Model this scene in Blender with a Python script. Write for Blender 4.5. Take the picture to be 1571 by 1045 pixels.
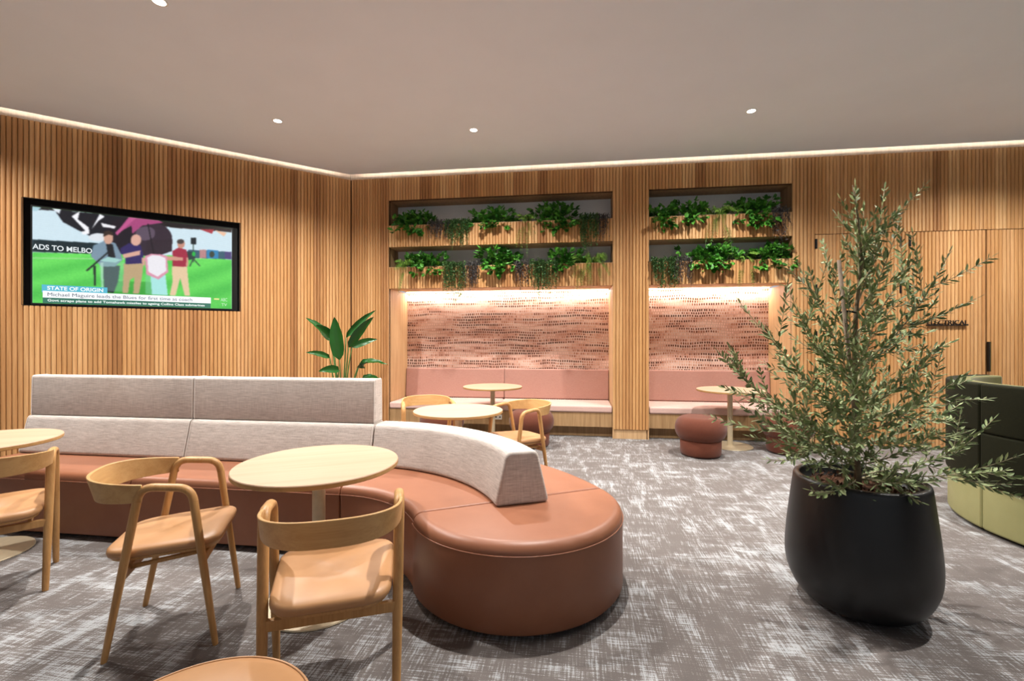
import bpy, bmesh, math, random
import numpy as np
from mathutils import Vector, Matrix
R = math.radians
rnd = random.Random(11)
for o in list(bpy.data.objects):
    bpy.data.objects.remove(o)
scene = bpy.context.scene
C = scene.collection

# ------------------------------------------------------------------ camera, world, exposure
F_PX, CX, CY, EYE = 708.0, 785.5, 520.0, 1.36          # photo is 1571 x 1045
cam = bpy.data.cameras.new('camera'); cam_o = bpy.data.objects.new('camera', cam)
C.objects.link(cam_o); scene.camera = cam_o
cam_o.location = (0, 0, EYE); cam_o.rotation_euler = (R(90), 0, 0)
cam.sensor_width = 36; cam.lens = F_PX / 1571 * 36
cam.shift_y = -(522.5 - CY) / 1571
cam.clip_start = .05
scene.view_settings.view_transform = 'Standard'; scene.view_settings.look = 'None'
scene.view_settings.gamma = 1; scene.view_settings.use_curve_mapping = False
scene.view_settings.exposure = 0.08
w = bpy.data.worlds.new('daylight'); scene.world = w; w.use_nodes = True
w.node_tree.nodes['Background'].inputs[0].default_value = (.80, .89, 1, 1)
w.node_tree.nodes['Background'].inputs[1].default_value = .55

SPOT_W = 520; SPOT_COL = (1, .965, .915)
COVE_W = 1.25; NICHE_W = 8.5

# ------------------------------------------------------------------ node / material helpers
def lin(r, g, b):
    f = lambda c: (c / 255 / 12.92) if c / 255 <= .04045 else ((c / 255 + .055) / 1.055) ** 2.4
    return (f(r), f(g), f(b), 1)

class NT:
    def __init__(s, name):
        s.m = bpy.data.materials.new(name); s.m.use_nodes = True
        s.t = s.m.node_tree; s.b = s.t.nodes['Principled BSDF']
    def n(s, kind, **kw):
        nd = s.t.nodes.new(kind)
        for k, v in kw.items():
            if k.startswith('i_'):
                key = k[2:]; key = int(key) if key.isdigit() else key
                s.put(nd.inputs[key], v)
            else: setattr(nd, k, v)
        return nd
    def put(s, inp, v):
        if isinstance(v, bpy.types.NodeSocket): s.t.links.new(v, inp)
        elif isinstance(v, bpy.types.Node): s.t.links.new(v.outputs[0], inp)
        else: inp.default_value = v
    def math(s, op, a, b=0.0, c=0.0, clamp=False):
        nd = s.t.nodes.new('ShaderNodeMath'); nd.operation = op; nd.use_clamp = clamp
        for i, v in enumerate((a, b, c)): s.put(nd.inputs[i], v)
        return nd.outputs[0]
    def ramp(s, fac, stops, interp='LINEAR'):
        nd = s.t.nodes.new('ShaderNodeValToRGB'); nd.color_ramp.interpolation = interp
        el = nd.color_ramp.elements
        while len(el) < len(stops): el.new(.5)
        for e, (p, c) in zip(el, stops): e.position = p; e.color = c
        s.put(nd.inputs[0], fac); return nd.outputs[0]
    def mix(s, fac, a, b, mode='MIX'):
        nd = s.t.nodes.new('ShaderNodeMix'); nd.data_type = 'RGBA'; nd.blend_type = mode
        s.put(nd.inputs[0], fac); s.put(nd.inputs[6], a); s.put(nd.inputs[7], b)
        return nd.outputs[2]
    def coord(s, which='Object'):
        return s.n('ShaderNodeTexCoord').outputs[which]
    def mapping(s, vec, scale=(1, 1, 1), loc=(0, 0, 0), rot=(0, 0, 0)):
        nd = s.n('ShaderNodeMapping'); s.put(nd.inputs[0], vec)
        s.put(nd.inputs[1], loc); s.put(nd.inputs[2], rot); s.put(nd.inputs[3], scale)
        return nd.outputs[0]
    def noise(s, vec, scale=5, detail=3, rough=.5, dist=0):
        nd = s.n('ShaderNodeTexNoise'); s.put(nd.inputs['Vector'], vec)
        nd.inputs['Scale'].default_value = scale; nd.inputs['Detail'].default_value = detail
        nd.inputs['Roughness'].default_value = rough; nd.inputs['Distortion'].default_value = dist
        return nd.outputs[0]
    def bump(s, h, strength=.3, dist=.002):
        nd = s.n('ShaderNodeBump'); nd.inputs['Strength'].default_value = strength
        nd.inputs['Distance'].default_value = dist; s.put(nd.inputs['Height'], h)
        s.t.links.new(nd.outputs[0], s.b.inputs['Normal'])
    def out(s, col=None, rough=.5, spec=.5, metal=0):
        if col is not None: s.put(s.b.inputs['Base Color'], col)
        s.put(s.b.inputs['Roughness'], rough); s.put(s.b.inputs['Specular IOR Level'], spec)
        s.b.inputs['Metallic'].default_value = metal
        return s.m

def plain(name, rgb, rough=.5, spec=.5, metal=0, var=.06, scale=30):
    t = NT(name); c = lin(*rgb)
    nz = t.noise(t.coord(), scale, 3)
    lo = tuple(x * (1 - var) for x in c[:3]) + (1,); hi = tuple(min(1, x * (1 + var)) for x in c[:3]) + (1,)
    return t.out(t.ramp(nz, [(.3, lo), (.7, hi)]), rough, spec, metal)

def wood(name, a, b, axis='Z', rough=.5, use_obj=False, fine=1.0):
    t = NT(name); v = t.coord()
    oi = t.n('ShaderNodeObjectInfo')
    off = t.n('ShaderNodeVectorMath', operation='SCALE'); t.put(off.inputs[0], (7.3, 3.1, 11.7))
    t.put(off.inputs['Scale'], oi.outputs['Random'])
    add = t.n('ShaderNodeVectorMath', operation='ADD'); t.put(add.inputs[0], v); t.put(add.inputs[1], off.outputs[0])
    st = {'X': (1.2, 30, 30), 'Y': (30, 1.2, 30), 'Z': (30, 30, 1.2)}[axis]
    st2 = {'X': (5, 240, 240), 'Y': (240, 5, 240), 'Z': (240, 240, 5)}[axis]
    n1 = t.noise(t.mapping(add.outputs[0], tuple(q * fine for q in st)), 1, 4, .6, .6)
    n2 = t.noise(t.mapping(add.outputs[0], st2), 1, 2, .5)
    m = t.math('ADD', t.math('MULTIPLY', n1, .7), t.math('MULTIPLY', n2, .3))
    col = t.ramp(m, [(.32, lin(*b)), (.62, lin(*a))])
    if use_obj: col = t.mix(1.0, col, oi.outputs['Color'], 'MULTIPLY')
    t.bump(n2, .12, .001)
    return t.out(col, rough, .35)

def fabric(name, a, b, dirx=True, stretch=14, rough=.9, scale=260):
    t = NT(name); v = t.coord()
    h = t.noise(t.mapping(v, (stretch, stretch, scale)), 1, 3, .6)
    g = t.noise(t.mapping(v, (scale, scale, stretch)), 1, 2, .5)
    f = t.noise(v, 3, 3)
    m = t.math('ADD', t.math('MULTIPLY', h, .6), t.math('ADD', t.math('MULTIPLY', g, .25), t.math('MULTIPLY', f, .15)))
    t.bump(t.noise(v, 500, 2), .3, .001)
    t.b.inputs['Sheen Weight'].default_value = .15
    return t.out(t.ramp(m, [(.36, lin(*b)), (.62, lin(*a))]), rough, .2)

def leather(name, a, b, rough=.42):
    t = NT(name); v = t.coord()
    f = t.noise(v, 4, 4, .6)
    vo = t.n('ShaderNodeTexVoronoi'); t.put(vo.inputs['Vector'], v); vo.inputs['Scale'].default_value = 420
    t.bump(vo.outputs[0], .10, .001)
    return t.out(t.ramp(f, [(.3, lin(*b)), (.7, lin(*a))]), rough, .4)

def leafmat(name, a, b, rough=.45):
    t = NT(name)
    g = t.n('ShaderNodeNewGeometry')
    c = t.ramp(g.outputs['Random Per Island'], [(0, lin(*a)), (1, lin(*b))])
    t.b.inputs['Transmission Weight'].default_value = 0
    return t.out(c, rough, .4)

def emit(name, rgb, s):
    t = NT(name); t.put(t.b.inputs['Emission Color'], lin(*rgb)); t.b.inputs['Emission Strength'].default_value = s
    return t.out((.02, .02, .02, 1), .5)

M = {}
M['slat'] = wood('slat_timber', (255, 255, 255), (222, 208, 192), 'Z', .5, True)
M['back_board'] = wood('groove_timber', (92, 58, 30), (70, 42, 20), 'Z', .7)
M['veneer'] = wood('oak_veneer', (205, 170, 128), (176, 138, 96), 'Z', .55)
M['veneer_dark'] = wood('dark_oak_veneer', (176, 142, 102), (140, 108, 72), 'Z', .55)  # darker tone of the oak veneer
M['table'] = wood('oak_table_top', (196, 165, 139), (178, 146, 119), 'X', .42, fine=.5)
M['table_edge'] = wood('oak_table_edge', (190, 150, 98), (168, 128, 78), 'X', .5)
M['chair'] = wood('oak_chair_frame', (196, 150, 96), (168, 122, 72), 'Z', .42)
M['chair_band'] = wood('oak_bent_ply', (202, 160, 106), (180, 136, 84), 'X', .42, fine=.7)
M['seat_tan'] = leather('tan_leather', (184, 138, 96), (172, 126, 84))
M['sofa'] = leather('terracotta_leather', (150, 98, 72), (140, 89, 64), .42)
M['cushion'] = fabric('oatmeal_fabric', (214, 204, 196), (168, 156, 148))
M['pipe_grey'] = plain('pale_piping', (214, 206, 198), .8)
M['pink'] = fabric('pink_fabric', (178, 136, 123), (166, 122, 109), stretch=40)
M['pink_seat'] = fabric('pale_pink_fabric', (208, 176, 166), (196, 162, 152), stretch=40)
M['pouf'] = fabric('rust_wool', (108, 60, 43), (86, 44, 31), stretch=220, scale=320)
M['metal'] = plain('champagne_metal', (206, 190, 160), .38, .5, .25)
M['black'] = plain('matt_black', (18, 18, 19), .35, .5)
M['black_flat'] = plain('black_liner', (12, 12, 12), .7, .3)
M['pot'] = plain('satin_black_planter', (11, 11, 13), .38, .5)
M['soil'] = plain('bark_mulch', (74, 48, 32), .95, .2, 0, .6, 60)
M['ceiling'] = plain('ceiling_paint', (226, 233, 241), .9, .2, 0, .015, 2)
M['paint'] = plain('grey_white_paint', (206, 208, 206), .8, .3, 0, .02, 3)
M['niche_paint'] = plain('niche_white_paint', (240, 242, 242), .8, .3, 0, .02, 3)
M['white'] = plain('white_plastic', (235, 235, 232), .4)
M['brass'] = plain('bronze_pull', (110, 92, 40), .4, .5, .6)
M['green_dark'] = fabric('dark_green_fabric', (31, 32, 15), (22, 23, 9), stretch=60)
M['green_dark'].node_tree.nodes['Principled BSDF'].inputs['Sheen Weight'].default_value = 0
M['green_in'] = fabric('olive_fabric', (104, 100, 58), (88, 84, 46), stretch=60)
M['green_pale'] = leather('pale_green_leather', (160, 158, 110), (152, 150, 102), .5)
M['bark'] = plain('olive_bark', (112, 98, 78), .9, .2, 0, .3, 40)
M['twig'] = plain('olive_twig', (150, 140, 112), .8, .2, 0, .2, 40)
M['stake'] = plain('grey_stake', (128, 112, 96), .8, .2, 0, .25, 20)
M['olive'] = leafmat('olive_leaf', (84, 104, 60), (152, 164, 112), .6)
M['broad'] = leafmat('broad_leaf', (36, 96, 28), (90, 156, 54))
M['trail'] = leafmat('trailing_leaf', (42, 76, 38), (78, 114, 60))
M['purple'] = leafmat('dusky_leaf', (54, 52, 52), (88, 84, 82), .7)
M['fern'] = leafmat('fern_leaf', (70, 116, 40), (132, 164, 66))
M['veneer_pale'] = wood('pale_veneer', (216, 198, 180), (196, 176, 156), 'Z', .6)
M['stem'] = plain('green_stem', (66, 98, 40), .6)
M['paradise'] = leafmat('paradise_leaf', (16, 62, 18), (32, 88, 28), .35)
M['lamp'] = emit('downlight_glow', (255, 246, 232), 14)
M['led'] = emit('led_glow', (255, 232, 205), 12)
M['win_frame'] = plain('window_frame_grey', (90, 92, 94), .5)

def carpet():
    t = NT('carpet_distressed'); v = t.mapping(t.coord(), rot=(0, 0, R(7.83)))
    p1 = t.noise(t.mapping(v, (2.6, 6.5, 1)), 1, 5, .62)
    p2 = t.noise(t.mapping(v, (8.0, 2.4, 1), (5, 2, 0)), 1, 5, .62)
    l1 = t.noise(t.mapping(v, (7, 130, 1)), 1, 2, .6)
    l2 = t.noise(t.mapping(v, (130, 7, 1)), 1, 2, .6)
    pile = t.noise(v, 330, 2, .6)
    big = t.noise(v, 1.1, 2)
    pm = t.math('MAXIMUM', p1, p2)
    s = t.math('ADD', pm, t.math('MULTIPLY', t.math('ADD', l1, t.math('ADD', l2, -1.0)), .62))
    s = t.math('ADD', s, t.math('MULTIPLY', t.math('ADD', pile, -.5), .35))
    s = t.math('ADD', s, t.math('MULTIPLY', t.math('ADD', big, -.5), .25))
    col = t.ramp(s, [(.50, lin(112, 105, 102)), (.585, lin(126, 120, 117)), (.68, lin(172, 174, 176))])
    col = t.mix(.35, col, t.ramp(pile, [(.3, (.35, .35, .35, 1)), (.7, (1, 1, 1, 1))]), 'MULTIPLY')
    t.bump(pile, .5, .004)
    return t.out(col, .97, .1)
M['carpet'] = carpet()

def wallpaper():
    t = NT('brush_dab_wallpaper'); v = t.coord()
    wob = t.noise(t.mapping(v, (2.2, 1, 3)), 1, 2)
    sep = t.n('ShaderNodeSeparateXYZ'); t.put(sep.inputs[0], v)
    x, z = sep.outputs[0], sep.outputs[2]
    zz = t.math('DIVIDE', t.math('ADD', z, t.math('MULTIPLY', wob, .07)), .041)
    row = t.math('FLOOR', zz); fz = t.math('SUBTRACT', zz, row)
    wn = t.n('ShaderNodeTexWhiteNoise', noise_dimensions='1D'); t.put(wn.inputs['W'], row)
    xx = t.math('ADD', t.math('DIVIDE', x, .034), t.math('MULTIPLY', wn.outputs[0], 37.0))
    cel = t.math('FLOOR', xx); fx = t.math('SUBTRACT', xx, cel)
    cv = t.n('ShaderNodeCombineXYZ'); t.put(cv.inputs[0], cel); t.put(cv.inputs[1], row)
    w2 = t.n('ShaderNodeTexWhiteNoise', noise_dimensions='2D'); t.put(w2.inputs[0], cv.outputs[0])
    jx = t.math('MULTIPLY', t.math('ADD', w2.outputs[0], -.5), .3)
    dx = t.math('DIVIDE', t.math('SUBTRACT', fx, t.math('ADD', .5, jx)), .33)
    dz = t.math('DIVIDE', t.math('SUBTRACT', fz, .5), .42)
    d = t.math('ADD', t.math('MULTIPLY', dx, dx), t.math('MULTIPLY', dz, dz))
    d = t.math('ADD', d, t.math('MULTIPLY', t.math('ADD', t.noise(v, 120, 2), -.5), 1.0))
    mask = t.math('MULTIPLY', t.math('SUBTRACT', 1.15, d), 2.2, clamp=True)
    run = t.noise(t.mapping(cv.outputs[0], (.055, 1.7, 1)), 1, 1)
    run = t.math('ADD', run, t.math('MULTIPLY', t.math('ADD', w2.outputs[0], -.5), .10))
    dab = t.ramp(run, [(.36, lin(222, 186, 168)), (.47, lin(200, 150, 128)), (.53, lin(160, 104, 78)), (.57, lin(104, 56, 34)), (.70, lin(70, 42, 30))])
    bg = t.ramp(t.noise(t.mapping(v, (3, 1, 9)), 1, 3), [(.35, lin(190, 150, 134)), (.65, lin(216, 190, 176))])
    return t.out(t.mix(t.math('MULTIPLY', mask, .95), bg, dab), .8, .2)
M['paper'] = wallpaper()

# ------------------------------------------------------------------ mesh helpers
def obj(name, bm, mat, parent=None, smooth=False, loc=None, rotz=0, mats=None):
    me = bpy.data.meshes.new(name)
    if isinstance(bm, tuple): me.from_pydata(*bm); me.update()
    else:
        bmesh.ops.recalc_face_normals(bm, faces=bm.faces[:]); bm.to_mesh(me); bm.free()
    for m in (mats or [mat]): me.materials.append(M[m] if isinstance(m, str) else m)
    if smooth:
        me.polygons.foreach_set('use_smooth', [True] * len(me.polygons))
    o = bpy.data.objects.new(name, me); C.objects.link(o)
    if parent: o.parent = parent
    if loc: o.location = loc
    o.rotation_euler[2] = rotz
    return o
def empty(name, loc=(0, 0, 0), rotz=0, parent=None):
    o = bpy.data.objects.new(name, None); C.objects.link(o); o.location = loc; o.rotation_euler = (0, 0, rotz)
    o.empty_display_size = .1
    if parent: o.parent = parent
    return o
def tag(o, label, cat, group=None):
    o['label'] = label; o['category'] = cat
    if group: o['group'] = group
    return o
def struct(o): o['kind'] = 'structure'; return o
def bevel(o, w=.004, seg=2, ang=40):
    m = o.modifiers.new('bevel', 'BEVEL'); m.width = w; m.segments = seg; m.limit_method = 'ANGLE'; m.angle_limit = R(ang)
    return o
def autosmooth(o, ang=40):
    me = o.data
    me.polygons.foreach_set('use_smooth', [True] * len(me.polygons))
    me.set_sharp_from_angle(angle=R(ang))
    return o
def box(bm, x0, x1, y0, y1, z0, z1):
    v = [bm.verts.new(p) for p in ((x0, y0, z0), (x1, y0, z0), (x1, y1, z0), (x0, y1, z0), (x0, y0, z1), (x1, y0, z1), (x1, y1, z1), (x0, y1, z1))]
    for f in ((0, 3, 2, 1), (4, 5, 6, 7), (0, 1, 5, 4), (1, 2, 6, 5), (2, 3, 7, 6), (3, 0, 4, 7)): bm.faces.new([v[i] for i in f])
    return bm
def bx(*a): return box(bmesh.new(), *a)
def lathe(prof, seg=48, a0=0, a1=2 * math.pi, bm=None, c=(0, 0)):
    bm = bm or bmesh.new(); full = abs(a1 - a0 - 2 * math.pi) < 1e-6
    n = seg if full else seg + 1; rings = []
    for r, z in prof:
        if r < 1e-6: rings.append([bm.verts.new((c[0], c[1], z))] * n); continue
        rings.append([bm.verts.new((c[0] + r * math.cos(a0 + (a1 - a0) * k / seg), c[1] + r * math.sin(a0 + (a1 - a0) * k / seg), z)) for k in range(n)])
    for A, B in zip(rings, rings[1:]):
        for k in range(seg):
            q = [A[k], A[(k + 1) % n], B[(k + 1) % n], B[k]]
            u = []
            for x in q:
                if x not in u: u.append(x)
            if len(u) >= 3:
                try: bm.faces.new(u)
                except ValueError: pass
    return bm
def tube(pts, rad, seg=8, bm=None, caps=True, ell=None, up=None):
    """round tube through pts; rad number or list; ell=(ra,rb) factors with 'up' vector giving direction of first radius"""
    bm = bm or bmesh.new(); pts = [Vector(p) for p in pts]; n = len(pts)
    if not hasattr(rad, '__len__'): rad = [rad] * n
    rings = []; ref = Vector(up) if up else None
    for i, p in enumerate(pts):
        d = (pts[min(i + 1, n - 1)] - pts[max(i - 1, 0)]).normalized()
        if ref is None:
            ref = Vector((0, 0, 1)) if abs(d.z) < .9 else Vector((1, 0, 0))
        a = (ref - d * ref.dot(d)).normalized(); b = d.cross(a)
        if not up: ref = a
        e = ell or (1, 1)
        rings.append([bm.verts.new(p + a * (math.cos(2 * math.pi * k / seg) * rad[i] * e[0]) + b * (math.sin(2 * math.pi * k / seg) * rad[i] * e[1])) for k in range(seg)])
    for A, B in zip(rings, rings[1:]):
        for k in range(seg): bm.faces.new((A[k], A[(k + 1) % seg], B[(k + 1) % seg], B[k]))
    if caps:
        bm.faces.new(rings[0][::-1]); bm.faces.new(rings[-1])
    return bm
def sweep(prof, frames, bm=None, caps=True):
    """closed profile [(a,z)], frames [(origin, side)] -> a along side, z up"""
    bm = bm or bmesh.new(); rings = []
    for o, s in frames:
        rings.append([bm.verts.new((o[0] + s[0] * a, o[1] + s[1] * a, z)) for a, z in prof])
    n = len(prof)
    for A, B in zip(rings, rings[1:]):
        for k in range(n): bm.faces.new((A[k], A[(k + 1) % n], B[(k + 1) % n], B[k]))
    if caps: bm.faces.new(rings[0][::-1]); bm.faces.new(rings[-1])
    return bm
def rounded(pts, r, seg=4):
    """round corners of a closed 2-D polygon; r number or list"""
    out = []; n = len(pts)
    for i in range(n):
        p = Vector(pts[i]); a = Vector(pts[i - 1]); b = Vector(pts[(i + 1) % n])
        rr = r[i] if hasattr(r, '__len__') else r
        if rr <= 0: out.append(tuple(p)); continue
        u = (a - p).normalized(); v = (b - p).normalized()
        rr = min(rr, (a - p).length * .49, (b - p).length * .49)
        s, e = p + u * rr, p + v * rr
        for k in range(seg + 1):
            t = k / seg
            out.append(tuple(s * (1 - t) ** 2 + p * 2 * t * (1 - t) + e * t * t))
    return out
def bez(p0, p1, p2, n=8):
    p0, p1, p2 = Vector(p0), Vector(p1), Vector(p2)
    return [p0 * (1 - t) ** 2 + p1 * 2 * t * (1 - t) + p2 * t * t for t in [k / n for k in range(n + 1)]]
def pix(x, y, depth):
    return Vector(((x - CX) / F_PX * depth, depth, EYE - (y - CY) / F_PX * depth))

# ------------------------------------------------------------------ the place: axes of the two walls
TH = R(7.83); DB = Vector((math.cos(TH), -math.sin(TH))); NB = Vector((math.sin(TH), math.cos(TH)))
P0 = Vector((1.59, 6.27))                       # back-wall origin: foot of the pier between the niches
TL = R(33.9); DL = Vector((math.cos(TL), math.sin(TL)))
CORNER = Vector((-2.383, 6.816))
CEIL = 3.75; TOPW = 3.98; SLATTOP = 3.70; PITCH = .0425
def WB(t, d): return P0 + DB * t + NB * d
T_CORNER = -4.010
END_L = CORNER - DL * 7.0
END_R = WB(5.6, 0)

# floor, ceiling, outer walls
REAR = -4.5
def poly_obj(name, pts, z0, z1, mat):
    bm = bmesh.new()
    lo = [bm.verts.new((p[0], p[1], z0)) for p in pts]; hi = [bm.verts.new((p[0], p[1], z1)) for p in pts]
    n = len(pts); bm.faces.new(lo[::-1]); bm.faces.new(hi)
    for k in range(n): bm.faces.new((lo[k], lo[(k + 1) % n], hi[(k + 1) % n], hi[k]))
    return struct(obj(name, bm, mat))
xl, xr = END_L.x - .3, END_R.x + .1
poly_obj('floor', [(xl, REAR - .2), (xr, REAR - .2), tuple(END_R + NB * 1.2), tuple(WB(T_CORNER - .3, 1.2)), (xl, END_L.y + .5)], -.06, 0, 'carpet')
GAP = .10
nl = Vector((DL.y, -DL.x))                      # left wall normal into the room
def isect(p, d, q, e):
    k = ((q - p).x * e.y - (q - p).y * e.x) / (d.x * e.y - d.y * e.x); return p + d * k
cc = isect(WB(0, -GAP), DB, CORNER + nl * GAP, DL)
cr = WB(5.6, -GAP); cl = END_L + nl * GAP
poly_obj('ceiling', [(xl, REAR), (xr, REAR), tuple(cr), tuple(cc), tuple(cl), (xl, cl.y - .05)], CEIL, CEIL + .025, 'ceiling')
poly_obj('trim_1', [(xl - .1, REAR), (xr, REAR), tuple(END_R + NB * .3), tuple(WB(T_CORNER - .2, .3)), (xl - .1, END_L.y + .4)], TOPW, TOPW + .05, 'ceiling')
struct(obj('wall_right', bx(xr, xr + .1, REAR, END_R.y + .1, 0, TOPW), 'paint'))
struct(obj('wall_side', bx(xl - .1, xl, REAR, END_L.y + .3, 0, TOPW), 'paint'))
bm = bmesh.new(); wins = [(-7.6, -4.9), (-4.3, -1.6), (-1.0, 1.7), (2.3, 5.0)]
zs0, zs1 = .35, 3.1; edges = [xl] + [e for ww in wins for e in ww] + [xr]
for k in range(0, len(edges), 2): box(bm, edges[k], edges[k + 1], REAR - .15, REAR, 0, TOPW)
for a, b in wins:
    box(bm, a, b, REAR - .15, REAR, 0, zs0); box(bm, a, b, REAR - .15, REAR, zs1, TOPW)
struct(obj('wall_rear', bm, 'paint'))
for i, (a, b) in enumerate(wins):
    wo = struct(obj('window_%d' % (i + 1), bx(a, b, REAR - .10, REAR - .05, zs0, zs0 + .05), 'win_frame'))
    for q in ((a, a + .05, zs0 + .05, zs1 - .05), (b - .05, b, zs0 + .05, zs1 - .05), ((a + b) / 2 - .025, (a + b) / 2 + .025, zs0 + .05, zs1 - .05), (a, b, zs1 - .05, zs1)):
        obj('window_frame', bx(q[0], q[1], REAR - .10, REAR - .05, q[2], q[3]), 'win_frame', wo)
    pl = bpy.data.lights.new('window_portal', 'AREA'); pl.shape = 'RECTANGLE'; pl.size = b - a; pl.size_y = zs1 - zs0
    pl.cycles.is_portal = True
    po = bpy.data.objects.new('window_portal', pl); C.objects.link(po); po.location = ((a + b) / 2, REAR - .16, (zs0 + zs1) / 2)
    po.rotation_euler = (R(90), 0, 0)

# ------------------------------------------------------------------ slats
_slat = {}
def slat_mesh(h):
    key = round(h, 3)
    if key not in _slat:
        wd = .0385; pr = [(-wd / 2, 0), (-wd / 2, -.007), (-wd * .40, -.012), (-wd * .2, -.0155), (wd * .2, -.0155), (wd * .40, -.012), (wd / 2, -.007), (wd / 2, 0)]
        bm = bmesh.new(); lo = [bm.verts.new((a, b, 0)) for a, b in pr]; hi = [bm.verts.new((a, b, h)) for a, b in pr]
        for k in range(len(pr) - 1): bm.faces.new((lo[k], lo[k + 1], hi[k + 1], hi[k]))
        bm.faces.new(lo[::-1]); bm.faces.new(hi)
        bmesh.ops.recalc_face_normals(bm, faces=bm.faces[:])
        me = bpy.data.meshes.new('slat'); bm.to_mesh(me); bm.free()
        me.materials.append(M['slat'])
        me.polygons.foreach_set('use_smooth', [True] * len(me.polygons)); me.set_sharp_from_angle(angle=R(50))
        _slat[key] = me
    return _slat[key]
PAL = [lin(214, 168, 116), lin(204, 156, 103), lin(194, 146, 96), lin(220, 177, 125), lin(182, 133, 87), lin(206, 160, 110), lin(198, 150, 98), lin(170, 122, 77)]
PW = [6, 7, 6, 3, 4, 6, 7, 2]
class Tone:
    def __init__(s, seed): s.r = random.Random(seed); s.n = 0; s.c = PAL[0]
    def next(s):
        if s.n <= 0: s.n = s.r.choice((2, 3, 3, 3, 4)); s.c = s.r.choices(PAL, PW)[0]
        s.n -= 1; k = s.r.uniform(.94, 1.06)
        return tuple(min(1, x * k) for x in s.c[:3]) + (1,)
def slat(parent, x, z0, z1, col, y=-.004):
    o = bpy.data.objects.new('slat', slat_mesh(z1 - z0)); C.objects.link(o); o.parent = parent
    o.location = (x, y, z0); o.color = col
    return o

# ---- left wall with the recessed television
TVX0, TVX1, TVZ0, TVZ1 = -3.413, -1.416, 1.72, 2.867
bm = bmesh.new()
box(bm, -7.0, TVX0, 0, .08, 0, TOPW); box(bm, TVX1, .03, 0, .08, 0, TOPW)
box(bm, TVX0, TVX1, 0, .08, 0, TVZ0); box(bm, TVX0, TVX1, 0, .08, TVZ1, TOPW); box(bm, -7, .03, .08, .12, 0, TOPW)
wl = struct(obj('wall_left', bm, 'back_board', loc=(CORNER.x, CORNER.y, 0), rotz=TL))
obj('veneer_band', bx(-7, -.003, -.004, 0, SLATTOP, TOPW), 'veneer_pale', wl)
obj('plinth', bx(-7, -.002, -.003, 0, 0, .13), 'veneer_dark', wl)  # darker veneer puts the shade on this plinth into its colour
tone = Tone(5); n = int(6.9 / PITCH)
for k in range(n):
    x = -.0225 - k * PITCH; c = tone.next()
    if TVX0 < x < TVX1:
        slat(wl, x, .13, TVZ0 - .004, c); slat(wl, x, TVZ1 + .004, SLATTOP, c)
    else: slat(wl, x, .13, SLATTOP, c)

# ---- back wall: niches, piers, doors
NICHE = {'wide': (-3.415, -.218), 'narrow': (.261, 2.062)}
ZTOP, ZA1, ZA0, ZB1, ZB0 = 3.374, 3.0, 2.694, 2.397, 2.09
DEPTH, UP = .74, .345
DOORS = [(2.334, 2.835), (2.839, 3.337), (3.4216, 4.2813), (4.2853, 5.145)]
DTOP = 2.70
bm = bmesh.new()
T0, T1 = T_CORNER - .02, 5.6
nw, nn = NICHE['wide'], NICHE['narrow']
for a, b, z0, z1 in ((T0, nw[0], 0, ZTOP), (nw[1], nn[0], 0, ZTOP), (nn[1], DOORS[0][0], 0, ZTOP), (T0, DOORS[0][0], ZTOP, TOPW),
                     (DOORS[0][0], T1, DTOP + .006, TOPW), (DOORS[1][1], DOORS[2][0], 0, DTOP + .006), (DOORS[3][1], T1, 0, DTOP + .006)):
    box(bm, a, b, 0, .05, z0, z1)
box(bm, DOORS[0][0], T1, .06, .1, 0, TOPW)
wb = struct(obj('wall_back', bm, 'back_board', loc=(P0.x, P0.y, 0), rotz=-TH))
obj('veneer_band', bx(T_CORNER + .004, T1, -.004, 0, SLATTOP, TOPW), 'veneer_pale', wb)
obj('plinth', bx(T_CORNER + .004, nw[0] - .002, -.003, 0, 0, .13), 'veneer_dark', wb)
obj('plinth', bx(nw[1], nn[0] - .03, -.003, 0, 0, .128), 'veneer', wb)
obj('plinth', bx(nn[1] + .03, DOORS[0][0] - .01, -.003, 0, 0, .128), 'veneer', wb)
tone = Tone(21)
def run_slats(parent, a, b, z0, z1, y=-.004, tn=None):
    n = max(1, round((b - a) / PITCH)); p = (b - a) / n
    for k in range(n): slat(parent, a + p * (k + .5), z0, z1, (tn or tone).next(), y)
run_slats(wb, T_CORNER + .02, nw[0], .13, SLATTOP)
run_slats(wb, nw[0], nw[1], ZTOP, SLATTOP)
run_slats(wb, nw[1], nn[0], .13, SLATTOP)
run_slats(wb, nn[0], nn[1], ZTOP, SLATTOP)
run_slats(wb, nn[1], DOORS[0][0], .13, SLATTOP)
run_slats(wb, DOORS[0][0], DOORS[3][1], DTOP + .006, SLATTOP)
run_slats(wb, DOORS[1][1], DOORS[2][0], 0.01, DTOP)
run_slats(wb, DOORS[3][1], T1, 0.01, SLATTOP)
for a, b in (nw, nn):
    for s, x in ((-1, a), (1, b)):
        x0, x1 = (x - .018, x) if s < 0 else (x, x + .018)
        obj('side_panel', bx(x0, x1, -.012, DEPTH, 0, ZB0), 'veneer', wb)
        obj('side_panel', bx(x0, x1, -.012, UP, ZB0, ZTOP), 'veneer_dark', wb)
    obj('soffit_panel', bx(a, b, .052, UP, ZTOP, ZTOP + .018), 'veneer_dark', wb)
    obj('back_panel', bx(a - .018, b + .018, UP, UP + .02, ZB0 + .04, ZTOP + .02), 'niche_paint', wb)
    obj('wallpaper_panel', bx(a - .018, b + .018, DEPTH, DEPTH + .02, 0, ZB0 + .04), 'paper', wb)
    obj('soffit_panel', bx(a, b, UP + .02, DEPTH, ZB0 + .02, ZB0 + .04), 'veneer', wb)

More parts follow.
